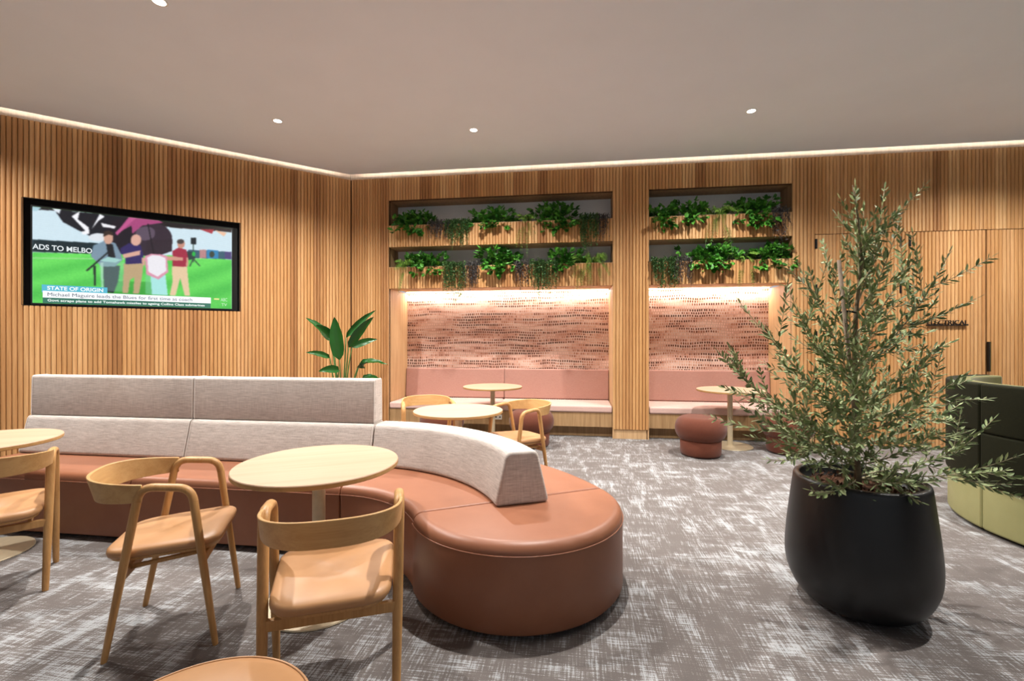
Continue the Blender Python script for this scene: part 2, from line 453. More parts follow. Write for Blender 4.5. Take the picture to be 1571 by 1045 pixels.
# ---- doors
def door(i, a, b, hinge):
    o = struct(obj('door_%d' % i, bx(.002, b - a - .002, 0, .045, .008, DTOP), 'back_board', loc=tuple(WB(a, 0)) + (0,), rotz=-TH))
    run_slats(o, .003, b - a - .003, .01, DTOP - .002)
    for x in hinge:
        for z in (2.52, 1.935, 1.335, .735, .2):
            obj('hinge', bx(x - .011, x + .011, -.024, -.004, z, z + .125), 'black', o)
    return o
d1 = door(1, *DOORS[0], (.012,)); d2 = door(2, *DOORS[1], (DOORS[1][1] - DOORS[1][0] - .012,))
d3 = door(3, *DOORS[2], (.012,)); d4 = door(4, *DOORS[3], ())
hd = obj('door_pull', bx(.004, .022, -.05, -.016, .96, 1.325), 'brass', d4); hd['label'] = 'narrow bronze and black pull handle'
obj('pull_black_strip', bx(.0, .012, -.052, -.016, .962, 1.323), 'black', d4)  # black centre strip of the bronze pull
def text_mesh(name, body, size, mat, extrude=0, align='LEFT', bold=0):
    cu = bpy.data.curves.new(name, 'FONT'); cu.body = body; cu.size = size; cu.extrude = extrude; cu.align_x = align; cu.offset = bold
    tmp = bpy.data.objects.new('tmp', cu); C.objects.link(tmp)
    dg = bpy.context.evaluated_depsgraph_get(); me = bpy.data.meshes.new_from_object(tmp.evaluated_get(dg))
    bpy.data.objects.remove(tmp); me.materials.clear(); me.materials.append(M[mat] if isinstance(mat, str) else mat)
    o = bpy.data.objects.new(name, me); C.objects.link(o); return o
def fit_w(o, width, height):
    xs = [v.co.x for v in o.data.vertices]; ys = [v.co.y for v in o.data.vertices]
    sx = width / (max(xs) - min(xs)); sy = height / (max(ys) - min(ys)); mx, my = min(xs), min(ys)
    for v in o.data.vertices: v.co.x = (v.co.x - mx) * sx; v.co.y = (v.co.y - my) * sy
p = WB(3.613, -.042)
sg = empty('door_sign', (p.x, p.y, 1.528), -TH)
tag(sg, 'black raised lettering sign reading ELECTRICAL on slatted door', 'sign')
tx = text_mesh('lettering', 'ELECTRICAL', .08, 'black', .006); fit_w(tx, .45, .058); tx.parent = sg; tx.location = (0, 0, .004); tx.rotation_euler = (R(90), 0, 0)
obj('base_rail', bx(0, .45, -.006, .026, -.004, .005), 'black', sg)

# ------------------------------------------------------------------ planter troughs in the niches
troughs = {}
def trough(key, a, b, z0, z1, lab, seed):
    p = WB(a, 0); o = empty('planter_trough', (p.x, p.y, z0), -TH); tag(o, lab, 'planter', 'built-in slatted planter troughs')
    L = b - a; h = z1 - z0
    obj('front_board', bx(0, L, 0, .02, 0, h), 'back_board', o)
    obj('base_board', bx(0, L, .02, UP, 0, .02), 'veneer', o)
    obj('soil', bx(.002, L - .002, .02, UP - .002, .02, h - .03), 'soil', o)
    obj('top_edge', bx(0, L, -.012, .02, h, h + .006), 'veneer', o)
    run_slats(o, 0, L, 0, h, -.0, Tone(seed))
    troughs[key] = o
trough('wu', *nw, ZA0, ZA1, 'upper slatted oak planter trough of the wide niche', 31)
trough('wl', *nw, ZB0, ZB1, 'lower slatted oak planter trough of the wide niche', 32)
trough('nu', *nn, ZA0, ZA1, 'upper slatted oak planter trough of the narrow niche by doors', 33)
trough('nl', *nn, ZB0, ZB1, 'lower slatted oak planter trough of the narrow niche by doors', 34)

# ------------------------------------------------------------------ lights
def aim_area(name, loc, direction, sx, sy, energy, col, parent=None):
    l = bpy.data.lights.new(name, 'AREA'); l.shape = 'RECTANGLE'; l.size = sx; l.size_y = sy; l.energy = energy; l.color = col
    o = bpy.data.objects.new(name, l); C.objects.link(o); o.location = loc
    o.rotation_euler = Vector(direction).to_track_quat('-Z', 'Y').to_euler()
    return o
for key, (a, b), lab in (('w', nw, 'long led strip washing wallpaper of the wide niche'), ('n', nn, 'short led strip washing wallpaper of the narrow niche')):
    p = WB((a + b) / 2, DEPTH - .05); L = b - a
    o = obj('led_strip', bx(-L / 2 + .01, L / 2 - .01, -.012, .012, 0, .012), 'led', loc=(p.x, p.y, ZB0 + .006), rotz=-TH); tag(o, lab, 'light', 'niche led strips')
    l = bpy.data.lights.new('led_light', 'AREA'); l.shape = 'RECTANGLE'; l.size = L - .04; l.size_y = .03; l.energy = NICHE_W * L; l.color = (1, .93, .86)
    lo = bpy.data.objects.new('led_light', l); C.objects.link(lo); lo.location = (p.x, p.y, ZB0 + .003); lo.rotation_euler = (0, 0, -TH)
def cove(p, q, nrm, lab):
    mid = (p + q) / 2; L = (q - p).length; dr = (q - p).normalized(); ang = math.atan2(dr.y, dr.x)
    c = mid + nrm * (GAP + .05)
    o = obj('cove_led', bx(-L / 2, L / 2, -.006, .006, 0, .010), 'led', loc=(c.x, c.y, CEIL + .025), rotz=ang); tag(o, lab, 'light', 'cove led strips above the ceiling edge')
    l = bpy.data.lights.new('cove_light', 'AREA'); l.shape = 'RECTANGLE'; l.size = L; l.size_y = .012; l.energy = COVE_W * L; l.color = (1, .90, .80)
    lo = bpy.data.objects.new('cove_light', l); C.objects.link(lo)
    z = Vector((nrm.x, nrm.y, 0)); x = Vector((dr.x, dr.y, 0)); y = z.cross(x)
    c2 = mid + nrm * (GAP + .042)
    lo.matrix_world = Matrix((( x.x, y.x, z.x, c2.x), (x.y, y.y, z.y, c2.y), (x.z, y.z, z.z, CEIL + .042), (0, 0, 0, 1)))
cove(CORNER - DL * 6.8, CORNER - DL * .15, nl, 'led strip hidden above ceiling edge along television wall')
cove(WB(T_CORNER + .15, 0), WB(5.5, 0), -NB, 'led strip hidden above ceiling edge along niche wall')

def UV(u, v): return Vector((DB.x * u + NB.x * v, DB.y * u + NB.y * v))
vis = {0: 'recessed round downlight in ceiling before the television wall', 1: 'recessed round downlight in ceiling before the wide niche',
       2: 'recessed round downlight in ceiling before narrow niche and doors', 3: 'recessed round downlight in ceiling above sofa, farther from the niches'}
spots = [(-2.57, 5.06), (-.44, 5.28), (2.51, 4.84), (-2.5, 3.27)]
for u, v in ((4.75, 5.1), (-5.9, 2.9), (.06, 2.9), (3.0, 2.9), (-4.4, -3.2), (1.5, -3.2)):  # last two are unseen lamps, added as fill from the rear
    spots.append(tuple(UV(u, v)))
for i, (x, y) in enumerate(spots):
    o = empty('downlight', (x, y, CEIL)); tag(o, vis.get(i, {4: 'recessed round downlight in ceiling before the electrical doors', 5: 'recessed round downlight in ceiling beyond the television end of the sofa', 6: 'recessed round downlight in ceiling above the round sofa end', 7: 'recessed round downlight in ceiling above the green booth and olive tree', 8: 'unseen fill downlight added by the rear windows on the television side', 9: 'unseen fill downlight added by the rear windows on the booth side'}.get(i, '')), 'downlight', 'ceiling downlights')
    obj('trim_ring', lathe([(.040, -.002), (.052, -.003), (.054, 0), (.040, 0)], 32), 'white', o, True)
    obj('lens', lathe([(0, -.0015), (.040, -.0015)], 32), 'lamp', o)
    l = bpy.data.lights.new('downlight_beam', 'SPOT'); l.energy = SPOT_W; l.color = SPOT_COL; l.spot_size = R(142 if y > 0 else 100); l.spot_blend = 1.0; l.shadow_soft_size = .045
    lo = bpy.data.objects.new('downlight_beam', l); C.objects.link(lo); lo.location = (x, y, CEIL - .02)

# ------------------------------------------------------------------ television
tv = empty('television', (CORNER.x, CORNER.y, 0), TL); tag(tv, 'large wall-recessed television showing a sports news broadcast', 'television')
e = .004
bm = bmesh.new()
box(bm, TVX0, TVX1, .06, .079, TVZ0, TVZ1)
for q in ((TVX0, TVX0 + e, TVZ0, TVZ1), (TVX1 - e, TVX1, TVZ0, TVZ1), (TVX0, TVX1, TVZ0, TVZ0 + e), (TVX0, TVX1, TVZ1 - e, TVZ1)): box(bm, q[0], q[1], -.02, .06, q[2], q[3])
obj('recess_liner', bm, 'black_flat', tv)
SX0, SX1, SZ0, SZ1 = -3.339, -1.501, 1.748, 2.790
bevel(obj('bezel', bx(SX0 - .015, SX1 + .015, .022, .058, SZ0 - .018, SZ1 + .015), 'black', tv), .003)
def paint_screen(W=368, Hh=208):
    u = (np.arange(W + 1) / W)[None, :].repeat(Hh + 1, 0); v = (np.arange(Hh + 1) / Hh)[:, None].repeat(W + 1, 1)
    X = 193 + 1204 * u; top = 130 + .1495 * (X - 193); bot = 728 + .0282 * (X - 193); Y = top + v * (bot - top)
    img = np.zeros((Hh + 1, W + 1, 3)); rs = np.random.RandomState(3)
    def put(mask, c, a=1.0):
        c = np.array(c, float); img[mask] = img[mask] * (1 - a) + c * a
    def pg(pts):
        inside = np.zeros(X.shape, bool); n = len(pts)
        for i in range(n):
            x0, y0 = pts[i]; x1, y1 = pts[(i + 1) % n]
            if y0 == y1: continue
            cond = (Y < y0) != (Y < y1); inside ^= cond & (X < (x1 - x0) * (Y - y0) / (y1 - y0) + x0)
        return inside
    def el(cx, cy, rx, ry): return ((X - cx) / rx) ** 2 + ((Y - cy) / ry) ** 2 < 1
    img[:] = (205, 226, 236)
    img += (np.sin(Y * .55 + X * .08) * 5)[..., None]
    put(pg([(193, 100), (1400, 280), (1400, 318), (950, 275), (700, 190), (193, 150)]), (32, 28, 30))
    put(pg([(930, 275), (1397, 305), (1397, 330), (1180, 302), (1100, 295)]), (52, 40, 40))
    put(pg([(1170, 300), (1270, 306), (1255, 330)]), (170, 60, 70)); put(pg([(1275, 310), (1360, 330), (1340, 350)]), (235, 190, 160))
    # field
    f = pg([(193, 415), (540, 428), (1000, 445), (1397, 485), (1397, 800), (193, 800)])
    put(f, (92, 206, 86)); g = np.sin(X * .012 + Y * .05) * 10 + rs.randn(*X.shape) * 5 - (Y - 560) * .05
    img[f] += np.stack([g, g, g * .6], -1)[f]
    put(f & (np.abs(Y - 450 - (X - 193) * .02) < 3), (150, 220, 140))
    put(f & pg([(560, 590), (860, 600), (1000, 700), (600, 690)]), (46, 140, 44), .6)
    put(pg([(193, 335), (540, 362), (540, 428), (193, 412)]), (22, 40, 46))
    put(pg([(1090, 415), (1397, 440), (1397, 482), (1090, 462)]), (60, 92, 110))
    put(pg([(1170, 418), (1215, 420), (1215, 468), (1170, 466)]), (182, 132, 134)); put(pg([(1218, 420), (1300, 428), (1300, 474), (1218, 470)]), (52, 130, 180))
    put(pg([(1345, 436), (1397, 440), (1397, 482), (1345, 478)]), (80, 70, 120)); put(el(1255, 448, 18, 18), (60, 70, 60))
    # inflatable helmet
    put(pg([(300, 145), (400, 168), (600, 185), (780, 200), (640, 330), (500, 320), (430, 280), (350, 230)]), (26, 26, 34))
    put(el(760, 320, 190, 120), (30, 24, 34)); put(el(860, 350, 128, 100), (52, 40, 52)); put(el(820, 310, 60, 42), (120, 104, 124), .6)
    put(pg([(720, 205), (850, 205), (930, 250), (800, 262), (740, 310), (735, 260), (640, 310), (630, 320)]), (166, 72, 122))
    put(pg([(640, 300), (735, 200), (780, 200), (700, 270), (650, 318)]), (190, 88, 140))
    put(pg([(830, 350), (990, 350), (985, 420), (900, 445), (820, 420)]), (48, 36, 46)); put(np.abs(X - 850 - (Y - 330) * .2) < 3 * (el(860, 350, 128, 100)), (20, 16, 22))
    put(pg([(395, 195), (440, 165), (430, 215), (490, 265), (492, 305), (455, 308), (450, 290), (470, 285)]), (242, 242, 246))
    put(pg([(505, 275), (550, 185), (580, 200), (545, 225)]), (242, 242, 246)); put(pg([(555, 238), (645, 262), (635, 275), (570, 265)]), (236, 236, 240))
    put(pg([(290, 143), (340, 150), (330, 180)]), (225, 232, 240)); put(pg([(193, 132), (240, 140), (215, 160), (193, 158)]), (170, 205, 215))
    put(el(540, 325, 50, 24), (222, 226, 232))
    # man in grey jacket
    put(pg([(570, 500), (668, 500), (655, 600), (630, 665), (575, 660)]), (36, 40, 50))
    put(pg([(515, 375), (575, 350), (640, 362), (668, 420), (682, 465), (640, 505), (560, 505), (500, 440)]), (122, 146, 164))
    put(pg([(585, 355), (625, 372), (640, 450), (600, 455)]), (30, 30, 36)); put(el(600, 332, 27, 38), (206, 160, 140)); put(pg([(570, 325), (575, 295), (600, 286), (626, 300), (628, 318), (600, 310)]), (58, 44, 38))
    put(pg([(545, 470), (600, 445), (680, 465), (640, 482)]), (160, 206, 200))
    put(pg([(545, 478), (705, 480), (705, 660), (560, 650)]), (150, 200, 180), .35); put(pg([(555, 480), (570, 480), (570, 650), (562, 650)]), (190, 225, 210), .6)
    put(pg([(472, 528), (620, 392), (624, 400), (482, 532)]), (30, 36, 36)); put(pg([(516, 500), (527, 500), (527, 622), (518, 620)]), (26, 34, 34))
    # man in navy shirt
    put(pg([(690, 488), (808, 488), (800, 560), (780, 670), (745, 668), (752, 570), (725, 590), (715, 668), (682, 664)]), (186, 160, 122))
    put(pg([(668, 395), (720, 365), (790, 380), (808, 440), (800, 488), (700, 492), (700, 440), (672, 430)]), (50, 40, 96))
    put(el(762, 348, 32, 34), (216, 168, 152)); put(pg([(680, 432), (760, 415), (790, 410), (785, 438), (690, 456)]), (214, 166, 148)); put(pg([(795, 455), (815, 455), (815, 500), (800, 500)]), (210, 160, 140))
    # jersey on stand
    put(pg([(850, 560), (945, 560), (960, 680), (860, 676)]), (166, 226, 222)); put(pg([(820, 550), (850, 550), (860, 676), (818, 670)]), (120, 200, 150), .6)
    put(pg([(815, 445), (855, 432), (910, 436), (955, 448), (963, 545), (900, 586), (825, 555)]), (216, 148, 170)); put(pg([(830, 455), (860, 440), (905, 444), (945, 460), (950, 535), (895, 570), (838, 540)]), (232, 230, 236))
    # man in maroon shirt
    put(pg([(985, 510), (1085, 512), (1095, 600), (1105, 685), (1070, 683), (1040, 580), (1010, 682), (972, 680), (990, 600)]), (226, 198, 160))
    put(pg([(990, 420), (1030, 400), (1080, 415), (1095, 460), (1085, 515), (988, 508), (992, 460)]), (160, 42, 66)); put(el(1046, 380, 24, 26), (196, 140, 122)); put(el(1042, 366, 24, 14), (70, 62, 60))
    put(pg([(955, 450), (1000, 452), (1060, 460), (1058, 478), (958, 474)]), (206, 150, 130)); put(pg([(1082, 460), (1096, 460), (1092, 515), (1078, 512)]), (206, 150, 130))
    put(pg([(1112, 346), (1146, 348), (1146, 386), (1112, 384)]), (30, 36, 40)); put(np.abs(X - 1128) < 3 * ((Y > 385) & (Y < 490)), (60, 80, 70))
    put(pg([(1085, 425), (1135, 430), (1140, 470), (1095, 475)]), (40, 60, 60)); put(el(1130, 442, 12, 14), (40, 180, 70))
    put(pg([(1128, 465), (1176, 512), (1168, 514), (1124, 470)]), (50, 80, 60)); put(pg([(1124, 465), (1130, 468), (1108, 514), (1100, 512)]), (50, 80, 60))
    img += rs.randn(Hh + 1, W + 1, 1) * 3
    for ax in (0, 1, 0, 1): img = (np.roll(img, 1, ax) + 2 * img + np.roll(img, -1, ax)) / 4
    return np.clip(img, 0, 255) / 255, W, Hh
img, W_, H_ = paint_screen()
vx = []; SWd, SHt = SX1 - SX0, SZ1 - SZ0
uu, vv = np.meshgrid(np.arange(W_ + 1) / W_, np.arange(H_ + 1) / H_)
co = np.stack([SX0 + uu * SWd, np.full_like(uu, .0215), SZ1 - vv * SHt], -1).reshape(-1, 3)
idx = np.arange((W_ + 1) * (H_ + 1)).reshape(H_ + 1, W_ + 1)
fc = np.stack([idx[1:, :-1], idx[1:, 1:], idx[:-1, 1:], idx[:-1, :-1]], -1).reshape(-1, 4)
me = bpy.data.meshes.new('screen_picture'); me.from_pydata(co.tolist(), [], fc.tolist())
ca = me.color_attributes.new('picture', 'FLOAT_COLOR', 'POINT')
li = np.where(img <= .04045, img / 12.92, ((img + .055) / 1.055) ** 2.4).reshape(-1, 3)
ca.data.foreach_set('color', np.concatenate([li, np.ones((len(li), 1))], 1).astype(np.float32).ravel())
t = NT('screen_glow'); at = t.n('ShaderNodeAttribute', attribute_name='picture')
t.put(t.b.inputs['Emission Color'], at.outputs[0]); t.b.inputs['Emission Strength'].default_value = 1.0; t.out((.01, .01, .01, 1), .25)
me.materials.append(t.m); so = bpy.data.objects.new('screen_picture', me); C.objects.link(so); so.parent = tv
def scr(px, py):                                   # picture measured on an enlarged view of the screen
    u = (px - 193) / 1204; top = 130 + .1495 * (px - 193); bot = 728 + .0282 * (px - 193)
    return SX0 + u * SWd, SZ1 - (py - top) / (bot - top) * SHt
def caption(px0, py0, px1, py1, rgb, lift, name='caption_bar'):
    a, b = scr(px0, py0)[0], scr(px1, py0)[0]; z1 = scr(px0, py0)[1]; z0 = scr(px0, py1)[1]
    return obj(name, bx(a, b, .0215 - lift, .0212, z0, z1), emit('caption', rgb, 1.05), tv), (a, b, z0, z1)
_, c1 = caption(240, 614, 594, 662, (70, 176, 200), .0008)
_, c2 = caption(245, 652, 1248, 694, (238, 242, 244), .0010)
_, c3 = caption(245, 694, 1246, 728, (22, 104, 84), .0012)
def scr_text(body, px0, pym, px1, hgt, rgb, bold=0.0, lift=.0016, z=None):
    o = text_mesh('caption_text', body, .1, emit('caption_ink', rgb, 1.05), 0, bold=bold)
    a, b = scr(px0, pym)[0], scr(px1, pym)[0]; fit_w(o, b - a, hgt)
    o.parent = tv; o.location = (a, .0215 - lift, (z if z is not None else scr(px0, pym)[1]) - hgt / 2); o.rotation_euler = (R(90), 0, 0)
scr_text('STATE OF ORIGIN', 268, 638, 570, .042, (250, 252, 252), .002, z=(c1[2] + c1[3]) / 2 + .008)
scr_text('Michael Maguire leads the Blues for first time as coach', 270, 676, 1120, .050, (40, 54, 84), .0, z=(c2[2] + c2[3]) / 2 - .006)
scr_text('Govt scraps plans to add Tomahawk missiles to ageing Collins Class submarines', 270, 712, 1205, .036, (236, 246, 242), .002, z=(c3[2] + c3[3]) / 2 - .002)
scr_text('ADS TO MELBO', 193, 378, 508, .058, (214, 222, 224), .002)
scr_text('ABC', 1318, 708, 1364, .042, (190, 232, 190)); scr_text('TV', 1322, 737, 1362, .036, (190, 232, 190)); caption(1270, 700, 1306, 708, (226, 222, 140), .0008)

# ------------------------------------------------------------------ banquettes in the niches
def banquette(a, b, nmod, lab):
    p = WB(a, 0); L = b - a - .006
    o = empty('banquette', (p.x + DB.x * .003, p.y + DB.y * .003, 0), -TH); tag(o, lab, 'bench')
    obj('kickboard', bx(0, L, .13, .15, 0, .155), 'veneer_dark', o)
    obj('front_panel', bx(0, L, .012, .032, .15, .345), 'veneer_dark', o)
    obj('carcass_top', bx(0, L, .032, DEPTH - .005, .325, .343), 'veneer_dark', o)
    w = L / nmod
    for k in range(nmod):
        s = bx(k * w + .002, (k + 1) * w - .002, -.004, DEPTH - .10, .346, .44)
        bevel(autosmooth(obj('seat_cushion', s, 'pink_seat', o)), .022, 4)
        bm = bmesh.new(); x0, x1 = k * w + .002, (k + 1) * w - .002
        prof = [(DEPTH - .105, .442), (DEPTH - .012, .442), (DEPTH - .008, .895), (DEPTH - .065, .895)]
        sweep(prof, [((x0, 0), (0, 1)), ((x1, 0), (0, 1))], bm)
        bevel(autosmooth(obj('back_cushion', bm, 'pink', o)), .016, 3)
    return o
bq = banquette(*nw, 2, 'long pink upholstered banquette built into the wide niche')
banquette(*nn, 1, 'short pink upholstered banquette built into the narrow niche')
p = WB(-1.805, .009)
so = empty('power_outlet', (p.x, p.y, .256), -TH); tag(so, 'white double power outlet on the front of the banquette', 'outlet')
bevel(obj('face_plate', bx(-.055, .055, -.008, .003, -.035, .035), 'white', so), .003)
for s in (-1, 1): obj('socket', bx(s * .028 - .01, s * .028 + .01, -.0095, -.008, -.01, .01), 'black', so)

# ------------------------------------------------------------------ tables
def table(x, y, rot, lab):
    o = empty('cafe_table', (x, y, 0), rot); tag(o, lab, 'table', 'round oak pedestal tables')
    top = obj('table_top', lathe([(0, .695), (.396, .695), (.40, .699), (.40, .716), (.397, .72), (0, .72)], 96), 'table', o, mats=['table', 'table_edge'])
    for f in top.data.polygons:
        if abs(f.normal.z) < .5 or f.normal.z < -.5: f.material_index = 1
    autosmooth(top, 30)
    autosmooth(obj('mounting_plate', lathe([(0, .688), (.11, .688), (.11, .695), (0, .695)], 24), 'metal', o), 30)
    autosmooth(obj('pedestal', lathe([(0, .012), (.032, .012), (.032, .688), (0, .688)], 32), 'metal', o), 30)
    autosmooth(obj('base_plate', lathe([(0, 0), (.262, 0), (.265, .004), (.262, .010), (.12, .013), (0, .014)], 64), 'metal', o), 30)
    return o
table(-1.003, 2.396, R(20), 'round oak pedestal table in the crook of the terracotta sofa')
table(-3.37, 2.9, R(24), 'round oak pedestal table at the straight end of the sofa, below the television')
table(-.484, 4.164, R(12), 'round oak pedestal table behind the curved sofa backrest')
table(-.262, 6.255, R(5), 'round oak pedestal table at the wide pink banquette')
table(2.765, 5.852, R(-10), 'round oak pedestal table at the narrow pink banquette')

# ------------------------------------------------------------------ chairs
def chair(x, y, rot, lab):
    o = empty('armchair', (x, y, 0), rot); tag(o, lab, 'chair', 'oak armchairs with tan leather seats')
    ZA = .728
    for s in (-1, 1):
        rt = Vector((s * .240, -.075, ZA)); ft = Vector((s * .248, .115, ZA - .022))
        rf = Vector((s * .222, -.205, 0)); ff = Vector((s * .250, .205, 0))
        a = rt + (rf - rt).normalized() * .06; b = ft + (ff - ft).normalized() * .06
        bt = rt + (ft - rt).normalized() * .055; bf = ft + (rt - ft).normalized() * .055
        side = (1, 0, 0)
        def leg(p, q): return tube([p, p + (q - p) * .5, p + (q - p) * .97, q], [.0172, .016, .0125, .011], 14, ell=(1.18, .98), up=side)
        autosmooth(obj('leg', leg(a, rf), 'chair', o), 50); autosmooth(obj('leg', leg(b, ff), 'chair', o), 50)
        path = bez(a, rt, bt, 7) + bez(bf, ft, b, 7)
        autosmooth(obj('armrest', tube(path, .0172, 14, ell=(1.18, .98), up=side), 'chair', o), 50)
        sr0, sr1 = a + (rf - a) * .52, b + (ff - b) * .52
        sr0 = a + (rf - a) * ((a.z - .352) / a.z); sr1 = b + (ff - b) * ((b.z - .385) / b.z)
        if s < 0: L = [sr0, sr1]
        else: Rr = [sr0, sr1]
    def rail(p, q, name):
        d = (q - p); bm = bmesh.new(); n = Vector((0, 1, 0))
        ring = []
        for e_ in (p, q): ring.append([bm.verts.new(e_ + n * ay + Vector((0, 0, az))) for ay, az in ((-.011, -.02), (.011, -.02), (.011, .02), (-.011, .02))])
        for k in range(4): bm.faces.new((ring[0][k], ring[0][(k + 1) % 4], ring[1][(k + 1) % 4], ring[1][k]))
        bm.faces.new(ring[0][::-1]); bm.faces.new(ring[1])
        bevel(obj(name, bm, 'chair', o), .004)
    rail(L[0], Rr[0], 'rear_rail'); rail(L[1], Rr[1], 'front_rail')
    for s in (-1, 1): obj('seat_bracket', tube([(s * .16, -.15, .36), (s * .16, .15, .392)], .011, 8), 'chair', o, True)
    # seat: rounded D outline
    out = rounded([(-.205, -.235), (.205, -.235), (.232, .215), (-.232, .215)], [.11, .11, .085, .085], 7)
    def slab(layers):
        bm = bmesh.new(); rings = []
        for f, z in layers: rings.append([bm.verts.new((px * f[0], (py + .01) * f[1] - .01, z + .018 * ((py + .235) / .45) - .006)) for px, py in out])
        n = len(out)
        for A, B in zip(rings, rings[1:]):
            for k in range(n): bm.faces.new((A[k], A[(k + 1) % n], B[(k + 1) % n], B[k]))
        bm.faces.new(rings[0][::-1]); bm.faces.new(rings[-1]); return bm
    q = lambda s: (s, s)
    autosmooth(obj('seat_board', slab([(q(.93), .405), (q(.95), .417)]), 'chair', o), 40)
    autosmooth(obj('seat_pad', slab([(q(.94), .417), (q(.985), .422), (q(1.0), .434), (q(.99), .447), (q(.95), .456), (q(.8), .462), (q(.4), .460), (q(.05), .458)]), 'seat_tan', o), 60)
    # bent backrest band
    bm = bmesh.new(); N = 28; rings = []
    for k in range(N + 1):
        a = math.pi * k / N; c, sn = math.cos(a), math.sin(a)
        ex = abs(c) ** .80 * (1 if c > 0 else -1); ey = sn ** .80
        zt = .738 + .026 * ey; h = .075 + .030 * ey
        for_out = Vector((ex * .252, -.066 - .258 * ey, 0))
        nv = Vector((c / .252, -sn / .258, 0)).normalized()
        tilt = -.030 * ey
        ring = []
        for off, z, tl in ((0, zt, 0), (-.013, zt, 0), (-.013, zt - h, 1), (0, zt - h, 1)):
            p_ = for_out + nv * (off + tilt * tl); ring.append(bm.verts.new((p_.x, p_.y, z)))
        rings.append(ring)
    for A, B in zip(rings, rings[1:]):
        for k in range(4): bm.faces.new((A[k], A[(k + 1) % 4], B[(k + 1) % 4], B[k]))
    bm.faces.new(rings[0][::-1]); bm.faces.new(rings[-1])
    bevel(autosmooth(obj('backrest', bm, 'chair_band', o), 40), .003, 2, 60)
    return o
chair(-1.601, 2.218, R(-69.4), 'oak armchair seen from its side at the table in the sofa crook')
chair(-.695, 1.82, R(16.4), 'oak armchair with its back turned, facing the table in the sofa crook')
chair(-2.822, 2.491, R(42.8), 'oak armchair drawn up to the table below the television')
chair(-.84, 4.62, R(-162.5), 'oak armchair behind the sofa with its back to the pink banquette')
chair(.045, 4.33, R(124), 'oak armchair behind the curved sofa end, beside a rust stool')

# round tan leather stool in the foreground
st = empty('leather_stool', (-.75, 1.06, 0)); tag(st, 'round tan leather stool with piped rim, beside the turned oak armchair', 'stool')
obj('seat', lathe([(0, .30), (.262, .30), (.275, .32), (.277, .40), (.273, .432), (.262, .446), (.23, .458), (.15, .464), (.07, .462), (0, .461)], 72), 'seat_tan', st, True)
ring = [(math.cos(2 * math.pi * k / 72) * .266, math.sin(2 * math.pi * k / 72) * .266, .445) for k in range(73)]
obj('piping', tube(ring, .004, 6, caps=False), 'seat_tan', st, True)
for k in range(4):
    a = R(45 + 90 * k); obj('leg', tube([(math.cos(a) * .20, math.sin(a) * .20, .302), (math.cos(a) * .235, math.sin(a) * .235, 0)], [.018, .012], 12), 'chair', st, True)

# ------------------------------------------------------------------ modular sofa
U0, V0 = -1.460, 2.71; Ri, SD = .70, 1.17; ARC = R(61)
so_p = UV(U0, V0); sofa = empty('modular_sofa', (so_p.x, so_p.y, 0), -TH)
tag(sofa, 'long terracotta leather sofa with grey back cushions and curved round end', 'sofa')
seatprof = rounded([(0, .025), (SD, .025), (SD, .44), (0, .44)], [.012, .012, .055, .055], 6)
def straight(x0, x1, n=2): return [((x0 + (x1 - x0) * k / (n - 1), 0), (0, 1)) for k in range(n)]
def arc(a0, a1, n, r0=None):
    return [((Ri * math.sin(a0 + (a1 - a0) * k / (n - 1)), -Ri + Ri * math.cos(a0 + (a1 - a0) * k / (n - 1))), (math.sin(a0 + (a1 - a0) * k / (n - 1)), math.cos(a0 + (a1 - a0) * k / (n - 1)))) for k in range(n)]
ML = 2.985 / 2; g = .003
basep = [(.05, 0), (SD - .05, 0), (SD - .05, .03), (.05, .03)]
def seatmod(frames):
    s = obj('seat_module', sweep(seatprof, frames), 'sofa', sofa); autosmooth(s, 50); bevel(s, .014, 3, 55)
    obj('plinth', sweep(basep, frames), 'black_flat', s)
    for a in (-.001, SD + .001):
        obj('seam', tube([(o_[0] + s_[0] * a, o_[1] + s_[1] * a, .385) for o_, s_ in frames], .0032, 6), 'sofa', s, True)
    return s
seatmod(straight(-2 * ML, -ML - g)); seatmod(straight(-ML + g, -g)); seatmod(arc(.004, ARC - .002, 28))
ec = (math.sin(ARC) * (Ri + SD / 2), -Ri + math.cos(ARC) * (Ri + SD / 2))
er = Vector((math.sin(ARC), math.cos(ARC))); et = Vector((math.cos(ARC), -math.sin(ARC)))
RE = SD / 2 + .008
def half(prof, seg=40):
    bm = bmesh.new(); rings = []
    for r, z in prof: rings.append([bm.verts.new((ec[0] + et.x * g + (er.x * math.cos(a) + et.x * math.sin(a)) * r, ec[1] + et.y * g + (er.y * math.cos(a) + et.y * math.sin(a)) * r, z)) for a in [math.pi * k / seg for k in range(seg + 1)]])
    for A, B in zip(rings, rings[1:]):
        for k in range(seg): bm.faces.new((A[k], A[k + 1], B[k + 1], B[k]))
    bm.faces.new([r[0] for r in rings] + [r[-1] for r in rings][::-1])
    bm.faces.new(rings[0]); bm.faces.new(rings[-1]); return bm
pr = [(RE - .012, .025), (RE, .04), (RE, .385)] + [(RE - .055 + .055 * math.cos(a), .385 + .055 * math.sin(a)) for a in [math.pi / 2 * k / 6 for k in range(1, 7)]]
em = obj('seat_module', half(pr), 'sofa', sofa); autosmooth(em, 50); bevel(em, .014, 3, 55)
obj('plinth', half([(RE - .05, 0), (RE - .05, .03)]), 'black_flat', em)
obj('seam', tube([(ec[0] + et.x * g + (er.x * math.cos(a) + et.x * math.sin(a)) * (RE + .001), ec[1] + et.y * g + (er.y * math.cos(a) + et.y * math.sin(a)) * (RE + .001), .385) for a in [math.pi * k / 48 for k in range(49)]], .0032, 6), 'sofa', em, True)
